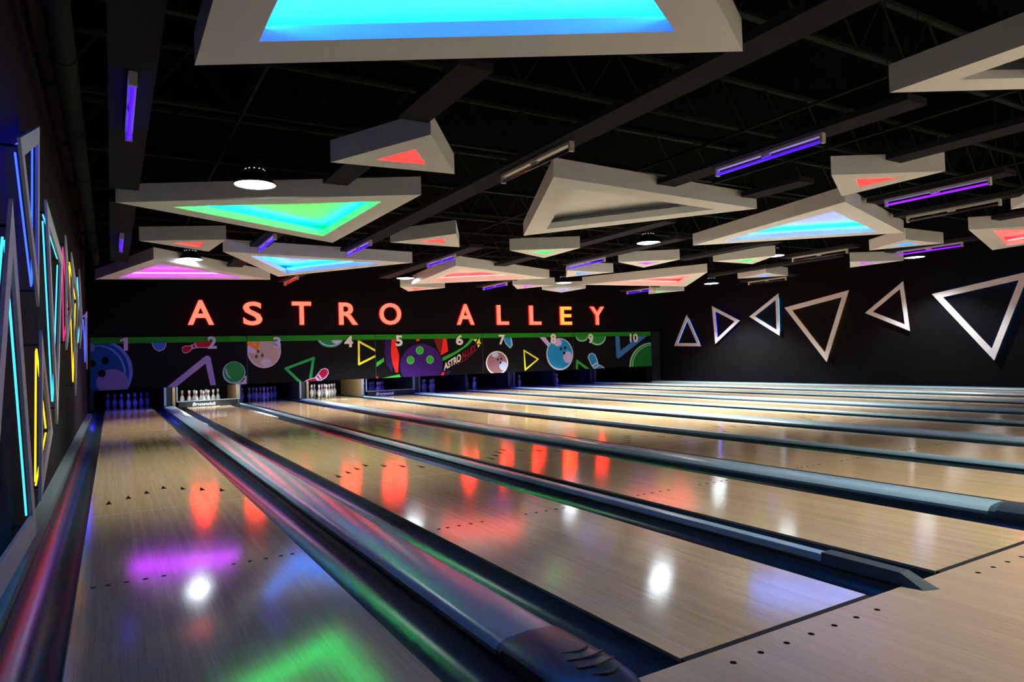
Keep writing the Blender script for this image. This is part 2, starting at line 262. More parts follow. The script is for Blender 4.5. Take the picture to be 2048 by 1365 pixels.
ART = [
 (0, 'ball_outline', 'periwinkle', 'e', (-0.064, 0.97, 0.642, 0.717)),
 (0, 'painted_ball', 'navy', 'e', (-0.085, 0.956, 0.588, 0.697)),
 (0, 'painted_highlight', 'periwinkle', 'e', (-0.104, 0.934, 0.537, 0.646)),
 (0, 'painted_ball', 'navy', 'e', (-0.137, 0.907, 0.536, 0.651)),
 (0, 'painted_highlight', 'lavdim', 'e', (0.167, 0.725, 0.312, 0.302)),
 (0, 'painted_highlight', 'lavdim', 'e', (-0.22, 1.527, 0.054, 0.089)),
 (0, 'finger_hole', 'black', 'e', (0.036, 1.224, 0.073, 0.086)),
 (0, 'finger_hole', 'lavdim', 'e', (-0.016, 0.927, 0.074, 0.086)),
 (0, 'finger_hole', 'black', 'e', (-0.036, 0.935, 0.078, 0.086)),
 (0, 'finger_hole', 'black', 'e', (-0.21, 1.168, 0.061, 0.082)),
 (0, 'painted_pin', 'lav', 'p', [(0.959, 1.658), (1.274, 1.654), (1.272, 1.536), (1.22, 1.445), (1.118, 1.406), (1.024, 1.469), (0.979, 1.561)]),
 (0, 'painted_pin', 'blue', 'p', [(0.976, 1.658), (1.262, 1.654), (1.255, 1.536), (1.206, 1.459), (1.119, 1.428), (1.037, 1.482), (0.993, 1.565)]),
 (0, 'painted_pin', 'pink', 'p', [(1.603, 1.431), (1.616, 1.5), (1.676, 1.534), (1.775, 1.533), (1.867, 1.575), (1.922, 1.644), (2.291, 1.639), (2.27, 1.497), (2.139, 1.47), (1.956, 1.477), (1.837, 1.452), (1.763, 1.378), (1.682, 1.348), (1.625, 1.371)]),
 (0, 'painted_pin', 'crimson', 'p', [(1.614, 1.435), (1.627, 1.488), (1.68, 1.521), (1.784, 1.519), (1.875, 1.563), (1.93, 1.634), (2.28, 1.629), (2.255, 1.512), (2.14, 1.49), (1.947, 1.497), (1.825, 1.468), (1.755, 1.394), (1.682, 1.366), (1.636, 1.385)]),
 (0, 'painted_band', 'lav', 'p', [(1.797, 1.532), (1.833, 1.55), (1.861, 1.459), (1.824, 1.444)]),
 (0, 'painted_band', 'lav', 'p', [(1.881, 1.563), (1.907, 1.584), (1.938, 1.498), (1.909, 1.486)]),
 (0, 'painted_chevron', 'violet', 'p', [(1.269, 0.563), (2.08, 1.246), (2.136, 1.284), (2.191, 1.279), (2.231, 1.235), (2.341, 0.561), (2.215, 0.557), (2.119, 1.094), (1.463, 0.557)]),
 (0, 'ball_outline', 'lightblue', 'e', (2.758, 0.846, 0.264, 0.278)),
 (0, 'painted_ball', 'green', 'e', (2.764, 0.862, 0.239, 0.25)),
 (0, 'painted_highlight', 'lightblue', 'p', [(2.572, 0.992), (2.614, 0.827), (2.688, 0.701), (2.726, 0.675), (2.622, 0.745), (2.558, 0.86)]),
 (0, 'painted_patch', 'lav', 'p', [(3.013, 0.753), (3.048, 0.758), (3.044, 0.55), (2.761, 0.555), (2.936, 0.608), (2.996, 0.667)]),
 (0, 'lane_number', 'lav', 't', ('1', 0.335, 1.443, 0.487, 1.742)),
 (0, 'lane_number', 'lav', 't', ('2', 2.172, 1.449, 2.376, 1.753)),
 (1, 'ball_outline', 'lav', 'e', (3.482, 1.379, 0.41, 0.444)),
 (1, 'painted_ball', 'mauve', 'e', (3.487, 1.386, 0.386, 0.42)),
 (1, 'painted_highlight', 'lav', 'e', (3.23, 1.421, 0.145, 0.11)),
 (1, 'painted_chevron', 'orange', 'p', [(3.073, 1.632), (3.183, 1.613), (3.274, 1.489), (3.299, 1.611), (3.37, 1.61), (3.347, 1.419), (3.304, 1.376), (3.071, 1.551)]),
 (1, 'painted_highlight', 'lav', 'e', (3.523, 1.077, 0.13, 0.096)),
 (1, 'finger_hole', 'darkgreen', 'e', (3.334, 1.36, 0.035, 0.042)),
 (1, 'finger_hole', 'darkgreen', 'e', (3.291, 1.229, 0.035, 0.041)),
 (1, 'finger_hole', 'darkgreen', 'e', (3.435, 1.254, 0.035, 0.042)),
 (1, 'ball_outline', 'teal', 'e', (5.166, 1.731, 0.372, 0.311)),
 (1, 'ball_outline', 'lav', 'e', (5.166, 1.736, 0.341, 0.28)),
 (1, 'ball_outline', 'greendark', 'e', (5.166, 1.741, 0.32, 0.259)),
 (1, 'painted_highlight', 'lav', 'e', (5.32, 1.625, 0.131, 0.104)),
 (1, 'painted_triangle', 'yellow', 's', (0.054, [(5.934, 1.571), (6.542, 1.231), (5.923, 0.952), (5.934, 1.571)])),
 (1, 'painted_triangle', 'green2', 's', (0.07, [(4.508, 0.379), (4.003, 0.904), (4.708, 1.15), (4.591, 0.476)])),
 (1, 'painted_pin', 'lav', 'p', [(4.412, 0.523), (4.538, 0.601), (4.729, 0.649), (4.82, 0.76), (4.899, 0.86), (5.008, 0.884), (5.091, 0.835), (5.097, 0.736), (5.035, 0.636), (4.892, 0.552), (4.738, 0.508)]),
 (1, 'painted_pin', 'crimson', 'p', [(4.462, 0.52), (4.563, 0.589), (4.741, 0.628), (4.835, 0.747), (4.911, 0.839), (5.002, 0.861), (5.07, 0.82), (5.074, 0.742), (5.015, 0.657), (4.882, 0.578), (4.725, 0.516)]),
 (1, 'painted_band', 'lav', 'p', [(4.721, 0.644), (4.767, 0.678), (4.854, 0.582), (4.807, 0.543)]),
 (1, 'painted_band', 'lav', 'p', [(4.806, 0.707), (4.84, 0.731), (4.914, 0.62), (4.88, 0.591)]),
 (1, 'lane_number', 'lav', 't', ('3', 3.701, 1.419, 3.888, 1.72)),
 (1, 'lane_number', 'white', 't', ('4', 5.533, 1.42, 5.768, 1.724)),
 (2, 'painted_band', 'indigo', 'p', [(6.712, 1.642), (6.861, 1.64), (6.829, 1.244), (6.903, 0.855), (6.856, 0.694), (6.703, 0.943), (6.649, 1.289)]),
 (2, 'painted_flame', 'red', 'p', [(6.872, 1.626), (6.985, 1.625), (7.01, 1.424), (7.084, 1.156), (7.034, 0.692), (6.967, 0.686), (6.88, 0.938), (6.839, 1.244)]),
 (2, 'painted_flame', 'maroon', 'p', [(8.144, 1.624), (8.444, 1.62), (8.349, 1.166), (8.271, 1.273)]),
 (2, 'painted_flame', 'red', 'p', [(8.444, 1.62), (8.549, 1.618), (8.591, 1.245), (8.348, 1.13)]),
 (2, 'painted_flame', 'red', 'p', [(7.603, 1.631), (7.737, 1.629), (7.685, 1.557), (7.605, 1.554)]),
 (2, 'painted_flame', 'indigo', 'p', [(8.449, 0.676), (8.672, 0.689), (8.55, 0.544), (8.41, 0.529)]),
 (2, 'painted_ball', 'purple', 'e', (7.749, 0.858, 0.65, 0.614)),
 (2, 'ball_outline', 'lightgreen', 'e', (7.704, 1.29, 0.115, 0.117)),
 (2, 'finger_hole', 'green3', 'e', (7.704, 1.29, 0.103, 0.106)),
 (2, 'ball_outline', 'lightgreen', 'e', (7.414, 1.02, 0.113, 0.115)),
 (2, 'finger_hole', 'green3', 'e', (7.414, 1.02, 0.102, 0.105)),
 (2, 'ball_outline', 'lightgreen', 'e', (8.007, 1.017, 0.116, 0.117)),
 (2, 'finger_hole', 'green3', 'e', (8.007, 1.017, 0.105, 0.107)),
 (2, 'painted_swoosh', 'green3', 'p', [(6.361, 0.954), (6.634, 1.111), (6.631, 1.002), (6.358, 0.83)]),
 (2, 'painted_flame', 'red', 'p', [(6.339, 0.684), (6.487, 0.538), (6.335, 0.524)]),
 (2, 'painted_swoosh', 'green3', 'p', [(6.513, 0.543), (7.069, 0.635), (7.118, 0.541)]),
 (2, 'painted_flame', 'red', 'p', [(8.379, 0.646), (8.448, 0.65), (8.41, 0.527), (8.313, 0.531)]),
 (2, 'painted_swoosh', 'green3', 'p', [(8.396, 0.961), (8.399, 1.069), (8.783, 1.219), (9.062, 1.353), (9.248, 1.512), (9.324, 1.608), (9.458, 1.607), (9.244, 1.404), (8.853, 1.175), (8.613, 1.053)]),
 (2, 'painted_line', 'maroon', 's', (0.027, [(8.847, 0.858), (9.134, 0.984), (9.521, 1.285)])),
 (2, 'painted_star', 'yellow', 'p', [(9.415, 1.579), (9.548, 1.59), (9.491, 1.504)]),
 (2, 'painted_star', 'yellow', 'p', [(9.623, 1.62), (9.639, 1.506), (9.687, 1.448), (9.509, 1.455)]),
 (2, 'painted_star', 'yellow', 'p', [(9.545, 1.424), (9.641, 1.423), (9.574, 1.323)]),
 (2, 'lane_number', 'white', 't', ('5', 6.979, 1.42, 7.187, 1.723)),
 (2, 'lane_number', 'white', 't', ('6', 8.842, 1.417, 9.074, 1.72)),
 (3, 'painted_pin', 'lightblue', 'p', [(10.441, 1.627), (10.739, 1.624), (10.78, 1.385), (10.695, 1.284), (10.646, 1.302), (10.514, 1.438)]),
 (3, 'painted_pin', 'sky', 'p', [(10.465, 1.627), (10.701, 1.624), (10.712, 1.408), (10.681, 1.323), (10.537, 1.46)]),
 (3, 'ball_outline', 'white', 'e', (10.208, 0.853, 0.384, 0.361)),
 (3, 'painted_ball', 'dusky', 'e', (10.208, 0.858, 0.344, 0.324)),
 (3, 'painted_highlight', 'paleblue', 'e', (10.147, 1.104, 0.115, 0.08)),
 (3, 'painted_highlight', 'paleblue', 'e', (10.422, 0.755, 0.142, 0.134)),
 (3, 'finger_hole', 'black', 'e', (10.236, 0.956, 0.033, 0.034)),
 (3, 'finger_hole', 'black', 'e', (10.356, 0.979, 0.034, 0.035)),
 (3, 'finger_hole', 'black', 'e', (10.321, 0.854, 0.034, 0.035)),
 (3, 'painted_triangle', 'yellow', 's', (0.048, [(11.173, 1.209), (11.68, 0.928), (11.199, 0.609), (11.173, 1.209)])),
 (3, 'painted_bar', 'lav', 'p', [(11.759, 1.617), (11.977, 1.614), (12.201, 1.349), (12.075, 1.301)]),
 (3, 'ball_outline', 'paleblue', 'e', (12.514, 1.062, 0.52, 0.517)),
 (3, 'painted_ball', 'sky', 'e', (12.514, 1.073, 0.475, 0.472)),
 (3, 'painted_highlight', 'lav', 'e', (12.44, 1.434, 0.16, 0.118)),
 (3, 'painted_highlight', 'lav', 'e', (12.815, 0.961, 0.181, 0.186)),
 (3, 'finger_hole', 'black', 'e', (12.555, 1.232, 0.048, 0.048)),
 (3, 'finger_hole', 'black', 'e', (12.724, 1.266, 0.048, 0.048)),
 (3, 'finger_hole', 'black', 'e', (12.683, 1.094, 0.048, 0.048)),
 (3, 'lane_number', 'white', 't', ('7', 10.282, 1.405, 10.499, 1.707)),
 (3, 'lane_number', 'white', 't', ('8', 12.163, 1.405, 12.384, 1.716)),
 (4, 'ball_outline', 'palegreen', 'e', (13.413, 1.605, 0.243, 0.156)),
 (4, 'painted_ball', 'green', 'e', (13.413, 1.62, 0.207, 0.126)),
 (4, 'ball_outline', 'palegreen', 'e', (14.044, 1.627, 0.361, 0.309)),
 (4, 'painted_ball', 'green', 'e', (14.045, 1.647, 0.324, 0.275)),
 (4, 'painted_chevron', 'green3', 's', (0.084, [(13.158, 0.395), (13.183, 0.822), (13.793, 0.428)])),
 (4, 'painted_pin', 'paleblue', 'p', [(13.616, 0.925), (13.675, 1.038), (13.803, 1.079), (13.927, 1.018), (14.011, 0.856), (14.052, 0.694), (14.239, 0.615), (14.364, 0.499), (13.87, 0.517), (13.749, 0.661)]),
 (4, 'painted_pin', 'sky', 'p', [(13.652, 0.924), (13.703, 1.015), (13.802, 1.05), (13.897, 0.998), (13.974, 0.842), (14.014, 0.675), (14.209, 0.593), (14.301, 0.507), (13.906, 0.522), (13.786, 0.674)]),
 (4, 'painted_band', 'paleblue', 'p', [(13.785, 0.665), (14.008, 0.774), (14.032, 0.733), (13.819, 0.615)]),
 (4, 'painted_band', 'paleblue', 'p', [(13.854, 0.576), (14.041, 0.686), (14.094, 0.649), (13.888, 0.534)]),
 (4, 'painted_chevron', 'steel', 's', (0.182, [(14.887, 1.722), (14.91, 0.963), (16.214, 1.71)])),
 (4, 'ball_outline', 'palegreen', 'e', (16.403, 0.572, 1.034, 0.804)),
 (4, 'ball_outline', 'green', 'e', (16.423, 0.572, 0.985, 0.767)),
 (4, 'ball_outline', 'palegreen', 'e', (16.435, 0.565, 0.943, 0.736)),
 (4, 'painted_ball', 'forest', 'e', (16.443, 0.559, 0.918, 0.718)),
 (4, 'lane_number', 'white', 't', ('9', 13.646, 1.386, 13.858, 1.702)),
 (4, 'lane_number', 'white', 't', ('10', 15.421, 1.392, 15.783, 1.692)),
]
ASTRO = [(8.422, 0.683), (8.989, 0.956), (8.977, 1.182), (8.428, 0.888)]
ALLEY = [(8.996, 0.956), (9.509, 1.301), (9.49, 1.454), (8.984, 1.182)]

# ------------------------------------------------------------------ layout numbers (metres)
LW, G = 1.0388, .235
LX = [0.0]
for i in range(9): LX.append(LX[-1]+LW+2*G+(.2594 if i % 2 == 0 else .0516))
XL, XR, YB, YS, ZM, ZC = -.33, 16.8, 19.7, 16.30, 1.755, 4.25
NUM = ['one', 'two', 'three', 'four', 'five', 'six', 'seven', 'eight', 'nine', 'ten']
ORD = ['first', 'second', 'third', 'fourth', 'fifth', 'sixth', 'seventh', 'eighth', 'ninth', 'tenth', 'eleventh']
def struct(name, mat, *boxes):
    b = MB()
    for x in boxes: b.box(*x)
    return tag(b.build(name, mat), kind='structure')
struct('floor', M['black'], (XL-.1, XR+.1, -7, YB, -.30, -.20))
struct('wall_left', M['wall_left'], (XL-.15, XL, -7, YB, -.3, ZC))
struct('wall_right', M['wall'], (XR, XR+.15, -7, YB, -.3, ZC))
struct('wall_back', M['wall'], (XL, XR, YS, YS+.2, ZM, ZC), (XL, XR, YB-.1, YB, -.2, ZC))
struct('wall_front', M['wall'], (XL, XR, -7.15, -7, -.3, ZC))
struct('ceiling', M['deck'], (XL-.1, XR+.1, -7, YB, ZC, ZC+.1))
struct('trim_1', M['void'], (XL, -.262, YS-.02, YS+.3, -.2, ZM), )
struct('trim_2', M['void'], (16.41, XR, YS-.02, YS+.3, -.2, ZM))
struct('baseboard_left', M['ledge'], (XL, -.238, -.2, YS-.02, -.2, .042))
# approach
b = MB(); b.box(XL, XR, -7, -.026, -.2, 0)
ap = tag(b.build('approach_floor', M['approach']), 'pale wooden approach floor in front of the foul lines, with rows of dark dots', 'floor')
dm = MB(); dm.lathe([(.0115, 0), (.0115, .0006)], 12); dotme = dm.mesh('dot')
dotme.materials.append(M['mark'])
def inst(name, me, parent, loc, scale=None, rot=None):
    o = bpy.data.objects.new(name, me); COL.objects.link(o); o.parent = parent; o.location = loc
    if scale: o.scale = scale
    if rot: o.rotation_euler = rot
    return o
for i in range(10):
    for k in range(7): inst('dot', dotme, ap, (LX[i]+LW/2+(k-3)*.1332, -.118, 0))

# ------------------------------------------------------------------ lanes
YJ = [0, 3.88, 7.45, 11.03, 14.5, 17.02, 19.35]
pm = []
for a, c in zip(YJ[:-1], YJ[1:]):
    b = MB(); b.box(0, LW, a+.0015, c-.0015, -.045, 0); m = b.mesh('lane_panel'); m.materials.append(M['lane']); pm.append(m)
b = MB(); b.box(.0, LW, -.003, .003, -.02, .0004); seam = b.mesh('joint_strip'); seam.materials.append(M['seam'])
b = MB(); b.box(0, LW, -.026, -.001, -.045, .0003); foul = b.mesh('foul_line'); foul.materials.append(M['void'])
b = MB(); b.prism([(-.021, 0), (.021, 0), (0, .17)], 'z', 0, .0008); arrow = b.mesh('arrow'); arrow.materials.append(M['mark'])
b = MB(); b.box(0, LW, 0, 19.35, -.2, -.046); base = b.mesh('lane_base'); base.materials.append(M['void'])
DX = [.065, .123, .200, .280, .360]
for i in range(10):
    r = tag(empty('bowling_lane', (LX[i], 0, 0)), 'glossy tan wooden bowling lane running to the pins of lane %s' % NUM[i], 'bowling lane', 'the ten bowling lanes')
    for m in pm: inst('lane_panel', m, r, (0, 0, 0))
    inst('lane_base', base, r, (0, 0, 0)); inst('foul_line', foul, r, (0, 0, 0))
    for y in (3.88, 11.03, 17.02): inst('joint_strip', seam, r, (0, y, 0), (1, 4 if y > 16 else 1, 1))
    for k in range(-3, 4): inst('arrow', arrow, r, (LW/2+k*5*LW/39, 4.77-.152*abs(k), 0))
    for x in DX:
        for xx in (x, LW-x): inst('dot', dotme, r, (xx, 2.08, 0), (1.05, 1.05, 1))
# gutters
def gutter_mesh():
    b = MB(); n = 12; R = G/2-.006; cx = G/2; pts = [(.001, -.012), (.006, -.012)]
    for k in range(n+1):
        t = PI*k/n; pts.append((cx-R*math.cos(t), -.014-.078*math.sin(t)))
    pts += [(G-.006, -.012), (G-.001, -.012), (G-.001, -.2), (.001, -.2)]
    # inner profile as strip plus closed body underneath
    N = len(pts); Y0, Y1 = -.024, 19.35
    vs = [(x, Y0, z) for x, z in pts]+[(x, Y1, z) for x, z in pts]
    fs = [(i, (i+1) % N, N+(i+1) % N, N+i) for i in range(N)]
    b.add(vs, fs)
    # end caps as quads to the base line
    for y0 in (0, N):
        for i in range(1, N-3): b.add([vs[y0+i], vs[y0+i+1], (pts[i+1][0], vs[y0][1], -.2), (pts[i][0], vs[y0][1], -.2)], [(0, 1, 2, 3)])
    me = b.mesh('lane_gutter', True, .6); me.materials.append(M['gutter']); return me
gm = gutter_mesh()
for i in range(10):
    for s, x in (('left', LX[i]-G), ('right', LX[i]+LW)):
        o = inst('lane_gutter', gm, None, (x, 0, 0)); tag(o, 'dark glossy channel gutter along the %s edge of lane %s' % (s, NUM[i]), 'gutter', 'gutters beside the lanes')
# capping between lanes
def cap(i):
    x0 = LX[i]+LW+G; x1 = LX[i+1]-G; w = x1-x0; c = (x0+x1)/2; wide = w > .15
    r = tag(empty('lane_capping', (c, 0, 0)), ('wide pale grey-blue capping between lanes %s and %s' if wide else 'narrow pale metal capping strip between lanes %s and %s') % (NUM[i], NUM[i+1]), 'lane divider', 'dividers between the lanes')
    h = w/2
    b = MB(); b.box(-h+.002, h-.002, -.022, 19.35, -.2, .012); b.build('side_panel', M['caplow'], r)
    if wide:
        prof = [(-h-.004, .004), (-h-.006, .022), (-h+.012, .040), (-h+.04, .050), (0, .056), (h-.04, .050), (h-.012, .040), (h+.006, .022), (h+.004, .004)]
    else:
        prof = [(-h-.012, .008), (-h-.013, .028), (-h-.004, .040), (0, .044), (h+.004, .040), (h+.013, .028), (h+.012, .008)]
    ys = [.36, 3.9, 7.5, 11.1, 14.6, 17.3]
    for a, c2 in zip(ys[:-1], ys[1:]):
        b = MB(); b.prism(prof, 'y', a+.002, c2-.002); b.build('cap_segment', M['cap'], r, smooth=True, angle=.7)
    if wide:
        b = MB(); b.prism([(x*1.02, z+.004 if z > .02 else z) for x, z in prof], 'y', .325, .362); b.build('cap_collar', M['caplow'], r, smooth=True, angle=.7)
        # ball-return hood: rounded plastic cover that dives to the floor
        b = MB(); st = []
        for y, sc, zh in ((.325, 1.0, .062), (.2, 1.0, .066), (.05, 1.0, .066), (-.04, .97, .058), (-.10, .86, .042), (-.14, .62, .020), (-.15, .40, .004)):
            st.append([(x*sc, y, .001+(z/.056)*zh) for x, z in [(-h-.004, 0), (-h-.004, .030), (-h+.02, .046), (-h+.06, .054), (0, .058), (h-.06, .054), (h-.02, .046), (h+.004, .030), (h+.004, 0)]])
        n = 9; vs = [v for s in st for v in s]; fs = [(j*n+k, j*n+(k+1) % n, (j+1)*n+(k+1) % n, (j+1)*n+k) for j in range(len(st)-1) for k in range(n)]+[list(range(n)), list(range(6*n, 7*n))[::-1]]
        b.add(vs, fs); hd = b.build('hood', M['hood'], r, smooth=True, angle=.9)
        for yy, ww, zz in ((.13, .050, .070), (.075, .070, .071), (.02, .070, .069), (-.03, .05, .063)):
            b = MB()
            pts = [Vector((.03-ww+2*ww*t/20, yy-.022*math.sin(PI*t/20), zz-.004*((t-10)/10)**2)) for t in range(21)]
            for p_, q_ in zip(pts[:-1], pts[1:]): b.tube(p_, q_, .0042, 6)
            b.build('ridge', M['hood'], hd, smooth=True)
    else:
        b = MB()
        hh = .044
        vs = [(-hh, .36, .001), (hh, .36, .001), (hh*.85, .36, .052), (-hh*.85, .36, .052),
              (-hh, -.02, .001), (hh, -.02, .001), (hh*.75, -.01, .050), (-hh*.75, -.01, .050),
              (-hh*.9, -.105, .001), (hh*.8, -.135, .001), (hh*.7, -.125, .006), (-hh*.75, -.097, .006)]
        fs = [(0, 3, 2, 1), (0, 4, 7, 3), (1, 2, 6, 5), (3, 7, 6, 2), (4, 8, 11, 7), (5, 6, 10, 9), (7, 11, 10, 6), (8, 9, 10, 11), (0, 1, 5, 4), (4, 5, 9, 8)]
        b.add(vs, fs); b.build('end_block', M['endblock'], r)
for i in range(9): cap(i)
b = MB(); b.prism([(LX[9]+LW+G+.001, -.2), (LX[9]+LW+G+.001, .012), (LX[9]+LW+G+.02, .03), (XR-.001, .03), (XR-.001, -.2)], 'y', -.022, YS-.03)
tag(b.build('side_ledge', M['cap'], None), 'pale grey ledge along the right wall beside lane ten', 'ledge')

# ------------------------------------------------------------------ pins
pinprof = [(0, 0), (.022, 0), (.0265, .004), (.036, .03), (.048, .062), (.0565, .095), (.0605, .114), (.0585, .145), (.049, .18), (.036, .21), (.0268, .235), (.0235, .254), (.0237, .268), (.0262, .288), (.030, .318), (.0323, .343), (.0300, .364), (.021, .377), (.0, .381)]
b = MB(); b.lathe(pinprof, 14)
nn = 14; redrows = {10, 12}
b.m = [1 if (k//nn) in redrows else 0 for k in range((len(pinprof)-1)*nn)]+[0]*(len(b.m)-(len(pinprof)-1)*nn)
b.m = b.m[:len(b.f)]
pin_me = b.mesh('bowling_pin', True); pin_me.materials.append(M['pin']); pin_me.materials.append(M['pinred'])
SP = .3048; RO = ['head pin', 'second-row', 'third-row', 'back-row']
POS = [['at the front'], ['on the left', 'on the right'], ['on the left', 'in the middle', 'on the right'], ['at the far left', 'left of centre', 'right of centre', 'at the far right']]
PINY = 18.42
seen = {0: 'all', 1: 'all', 2: 'all', 3: 'all', 4: 'all', 5: 'all', 6: 'all', 7: 'all', 8: 'all'}
for i in range(9):
    for rrow in range(4):
        for k in range(rrow+1):
            o = inst('bowling_pin', pin_me, None, (LX[i]+LW/2+(k-rrow/2)*SP, PINY+rrow*SP*.866, .0), None, (0, 0, random.random()*6))
            lab = 'white bowling pin in lane %s, %s %s' % (NUM[i], 'head pin' if rrow == 0 else RO[rrow], POS[rrow][k])
            tag(o, lab, 'bowling pin', 'pins of lane %s' % NUM[i])

# ------------------------------------------------------------------ kickbacks, deck lamps, sweep bars
for i in range(-1, 10):
    if i == -1: x0, x1 = -.262, -.238
    elif i == 9: x0, x1 = LX[9]+LW+G+.002, LX[9]+LW+G+.05
    else: x0, x1 = LX[i]+LW+G+.001, LX[i+1]-G-.001
    lab = 'dark kickback wall left of the pins of lane one' if i < 0 else ('dark kickback wall right of the pins of lane ten' if i == 9 else 'kickback wall between the pins of lanes %s and %s' % (NUM[i], NUM[i+1]))
    r = tag(empty('kickback', ((x0+x1)/2, 17.45, 0)), lab, 'partition', 'partitions between the pin decks')
    cx = (x0+x1)/2
    wd = (x1-x0)
    if wd > .15:
        for sx in (-1, 1):
            b = MB(); e0 = sx*(wd/2-.03); b.box(min(e0, sx*wd/2), max(e0, sx*wd/2), 0, 2.1, .013, 1.6); b.build('side_board', M['ply'] if (i, sx) in ((0, 1), (2, 1)) else M['black'], r)  # plywood turned black beside dim pin decks, their shade put into the colour
        b = MB(); b.box(-wd/2+.031, wd/2-.031, .02, .05, .013, 1.6); b.build('front_panel', M['black'], r)
        b = MB(); b.box(wd/2-.065, wd/2-.002, -.012, -.001, .06, .56); b.build('edge_trim', M['ply'] if i in (0, 2) else M['caplow'], r)
        b = MB(); b.box(-wd/2+.002, -wd/2+.05, -.012, -.001, .06, .56); b.build('metal_post', M['greymetal'] if i in (0, 2) else M['caplow'], r)
    else:
        b = MB(); b.box(-wd/2, wd/2, 0, 2.1, .013, 1.6); b.build('side_board', M['ply'] if i in (1, 3) else M['black'], r)  # black here also stands in for shade on plywood
        b = MB(); b.box(-wd/2-.004, wd/2+.004, -.03, -.001, .045, 1.6); b.build('edge_trim', M['black'] if i not in (3,) else M['greymetal'], r)
        if i == 1:
            b = MB(); b.box(-wd/2-.075, -wd/2-.012, -.012, .01, .05, .56); b.build('wood_post', M['ply'], r)
M['tube_white'] = emit('tube_white', (.85, .95, 1), 300); M['tube_uvd'] = emit('tube_uvd', (.03, .04, 1), 85); M['tube_uvd0'] = emit('tube_uvd0', (.03, .04, 1), 85)
for i in range(9):
    x0, x1 = LX[i]-G+.001, LX[i]+LW+G-.001
    lit = i in (1, 3)
    r = tag(empty('deck_lamp', ((x0+x1)/2, 16.98, .67)), 'tube lamp over the pins of lane %s, %s' % (NUM[i], 'glowing white' if lit else 'faint violet'), 'lamp', 'lamps over the pins')
    b = MB(); b.box(-(x1-x0)/2+.03, (x1-x0)/2-.03, -.68, .03, .015, .03); b.build('housing', M['black'], r)
    b = MB(); b.tube((-.52, 0, 0), (.52, 0, 0), .014); b.build('tube', M['tube_white'] if lit else (M['tube_uvd'] if i in (0, 2, 4) else M['tube_uvd0'] if i in (8,) else M['tube_uvd']), r)
for i in (1, 4):
    x0, x1 = LX[i]-G, LX[i]+LW+G; c = (x0+x1)/2; h = (x1-x0)/2-.01; dim = i == 4
    r = tag(empty('sweep_bar', (c, 17.25, 0)), 'lowered sweep bar with white lettering in front of the pins of lane %s' % NUM[i], 'sweep bar')
    b = MB(); b.box(-h+.05, h-.05, 0, .03, .012, .135); b.build('board', M['black'], r)
    b = MB(); b.box(-h, h, -.012, .0, .148, .172); b.build('crossbar', M['greymetal'], r)
    for s in (-1, 1):
        b = MB(); b.box(min(s*h, s*(h-.025)), max(s*h, s*(h-.025)), -.01, .02, .172, .60); b.build('arm', M['greymetal'], r)
    b = MB(); b.box(-h+.05, h-.05, .01, .05, .13, .15); b.build('top_rail', M['black'], r)
    v, f = text_pts('Brunswick', .03, .25)
    x0_, x1_ = ((1.90, 2.46) if i == 1 else (6.72, 7.28)); z0, z1 = .030, .118
    b = MB(); b.add([(x0_-c+(x1_-x0_)*p[0], -.004+.004*(1-p[2]), z0+(z1-z0)*p[1]) for p in v], f)
    me = mesh('lettering', b.v, b.f); link('lettering', me, M['pin'], r)

# ------------------------------------------------------------------ masking panels with printed art
PITCH2 = 2*LW+4*G+.2594+.0516
def clip(poly, x0, x1, z0, z1):
    def cut(P, ins, inter):
        R = []
        for k in range(len(P)):
            a, c = P[k-1], P[k]
            if ins(c):
                if not ins(a): R.append(inter(a, c))
                R.append(c)
            elif ins(a): R.append(inter(a, c))
        return R
    def ix(v): return lambda a, c: (v, a[1]+(c[1]-a[1])*(v-a[0])/(c[0]-a[0]))
    def iz(v): return lambda a, c: (a[0]+(c[0]-a[0])*(v-a[1])/(c[1]-a[1]), v)
    for ins, it in ((lambda p: p[0] >= x0, ix(x0)), (lambda p: p[0] <= x1, ix(x1)), (lambda p: p[1] >= z0, iz(z0)), (lambda p: p[1] <= z1, iz(z1))):
        if poly: poly = cut(poly, ins, it)
    return poly
PX = [-.257+k*PITCH2 for k in range(6)]
ZB, ZG = .552, 1.612
panels = []
for k in range(5):
    names = 'lanes %s and %s' % (NUM[2*k], NUM[2*k+1])
    desc = ['with a huge blue ball and violet chevron', 'with a mauve ball and green triangle', 'with a purple ball and a slanted name', 'with a pink ball and a blue ball', 'with blue and green shapes'][k]
    b = MB(); b.box(PX[k]+.012, PX[k+1]-.012, 16.262, YS-.001, ZB, ZG)
    r = tag(b.build('masking_panel', paint('black')), 'printed panel over %s, %s' % (names, desc), 'printed panel', 'masking panels above the pins')
    b = MB(); b.box(PX[k]+.012, PX[k+1]-.012, 16.258, YS-.001, ZG, ZM-.004); b.build('top_strip', paint('stripgreen'), r)
    b = MB(); b.box(PX[k]-.011, PX[k]+.011, 16.265, YS-.001, ZB, ZM-.004); 
    b.build('edge_strip', M['black'], r)
    panels.append(r)
layer = [0]*5
def art(k, name, col, poly, under=True):
    if not poly or len(poly) < 3: return
    layer[k] += 1; y = 16.262-.0006*layer[k]
    me = None
    b = MB(); b.prism(poly, 'y', y, y+.0005); b.build(name, paint(col), panels[k])
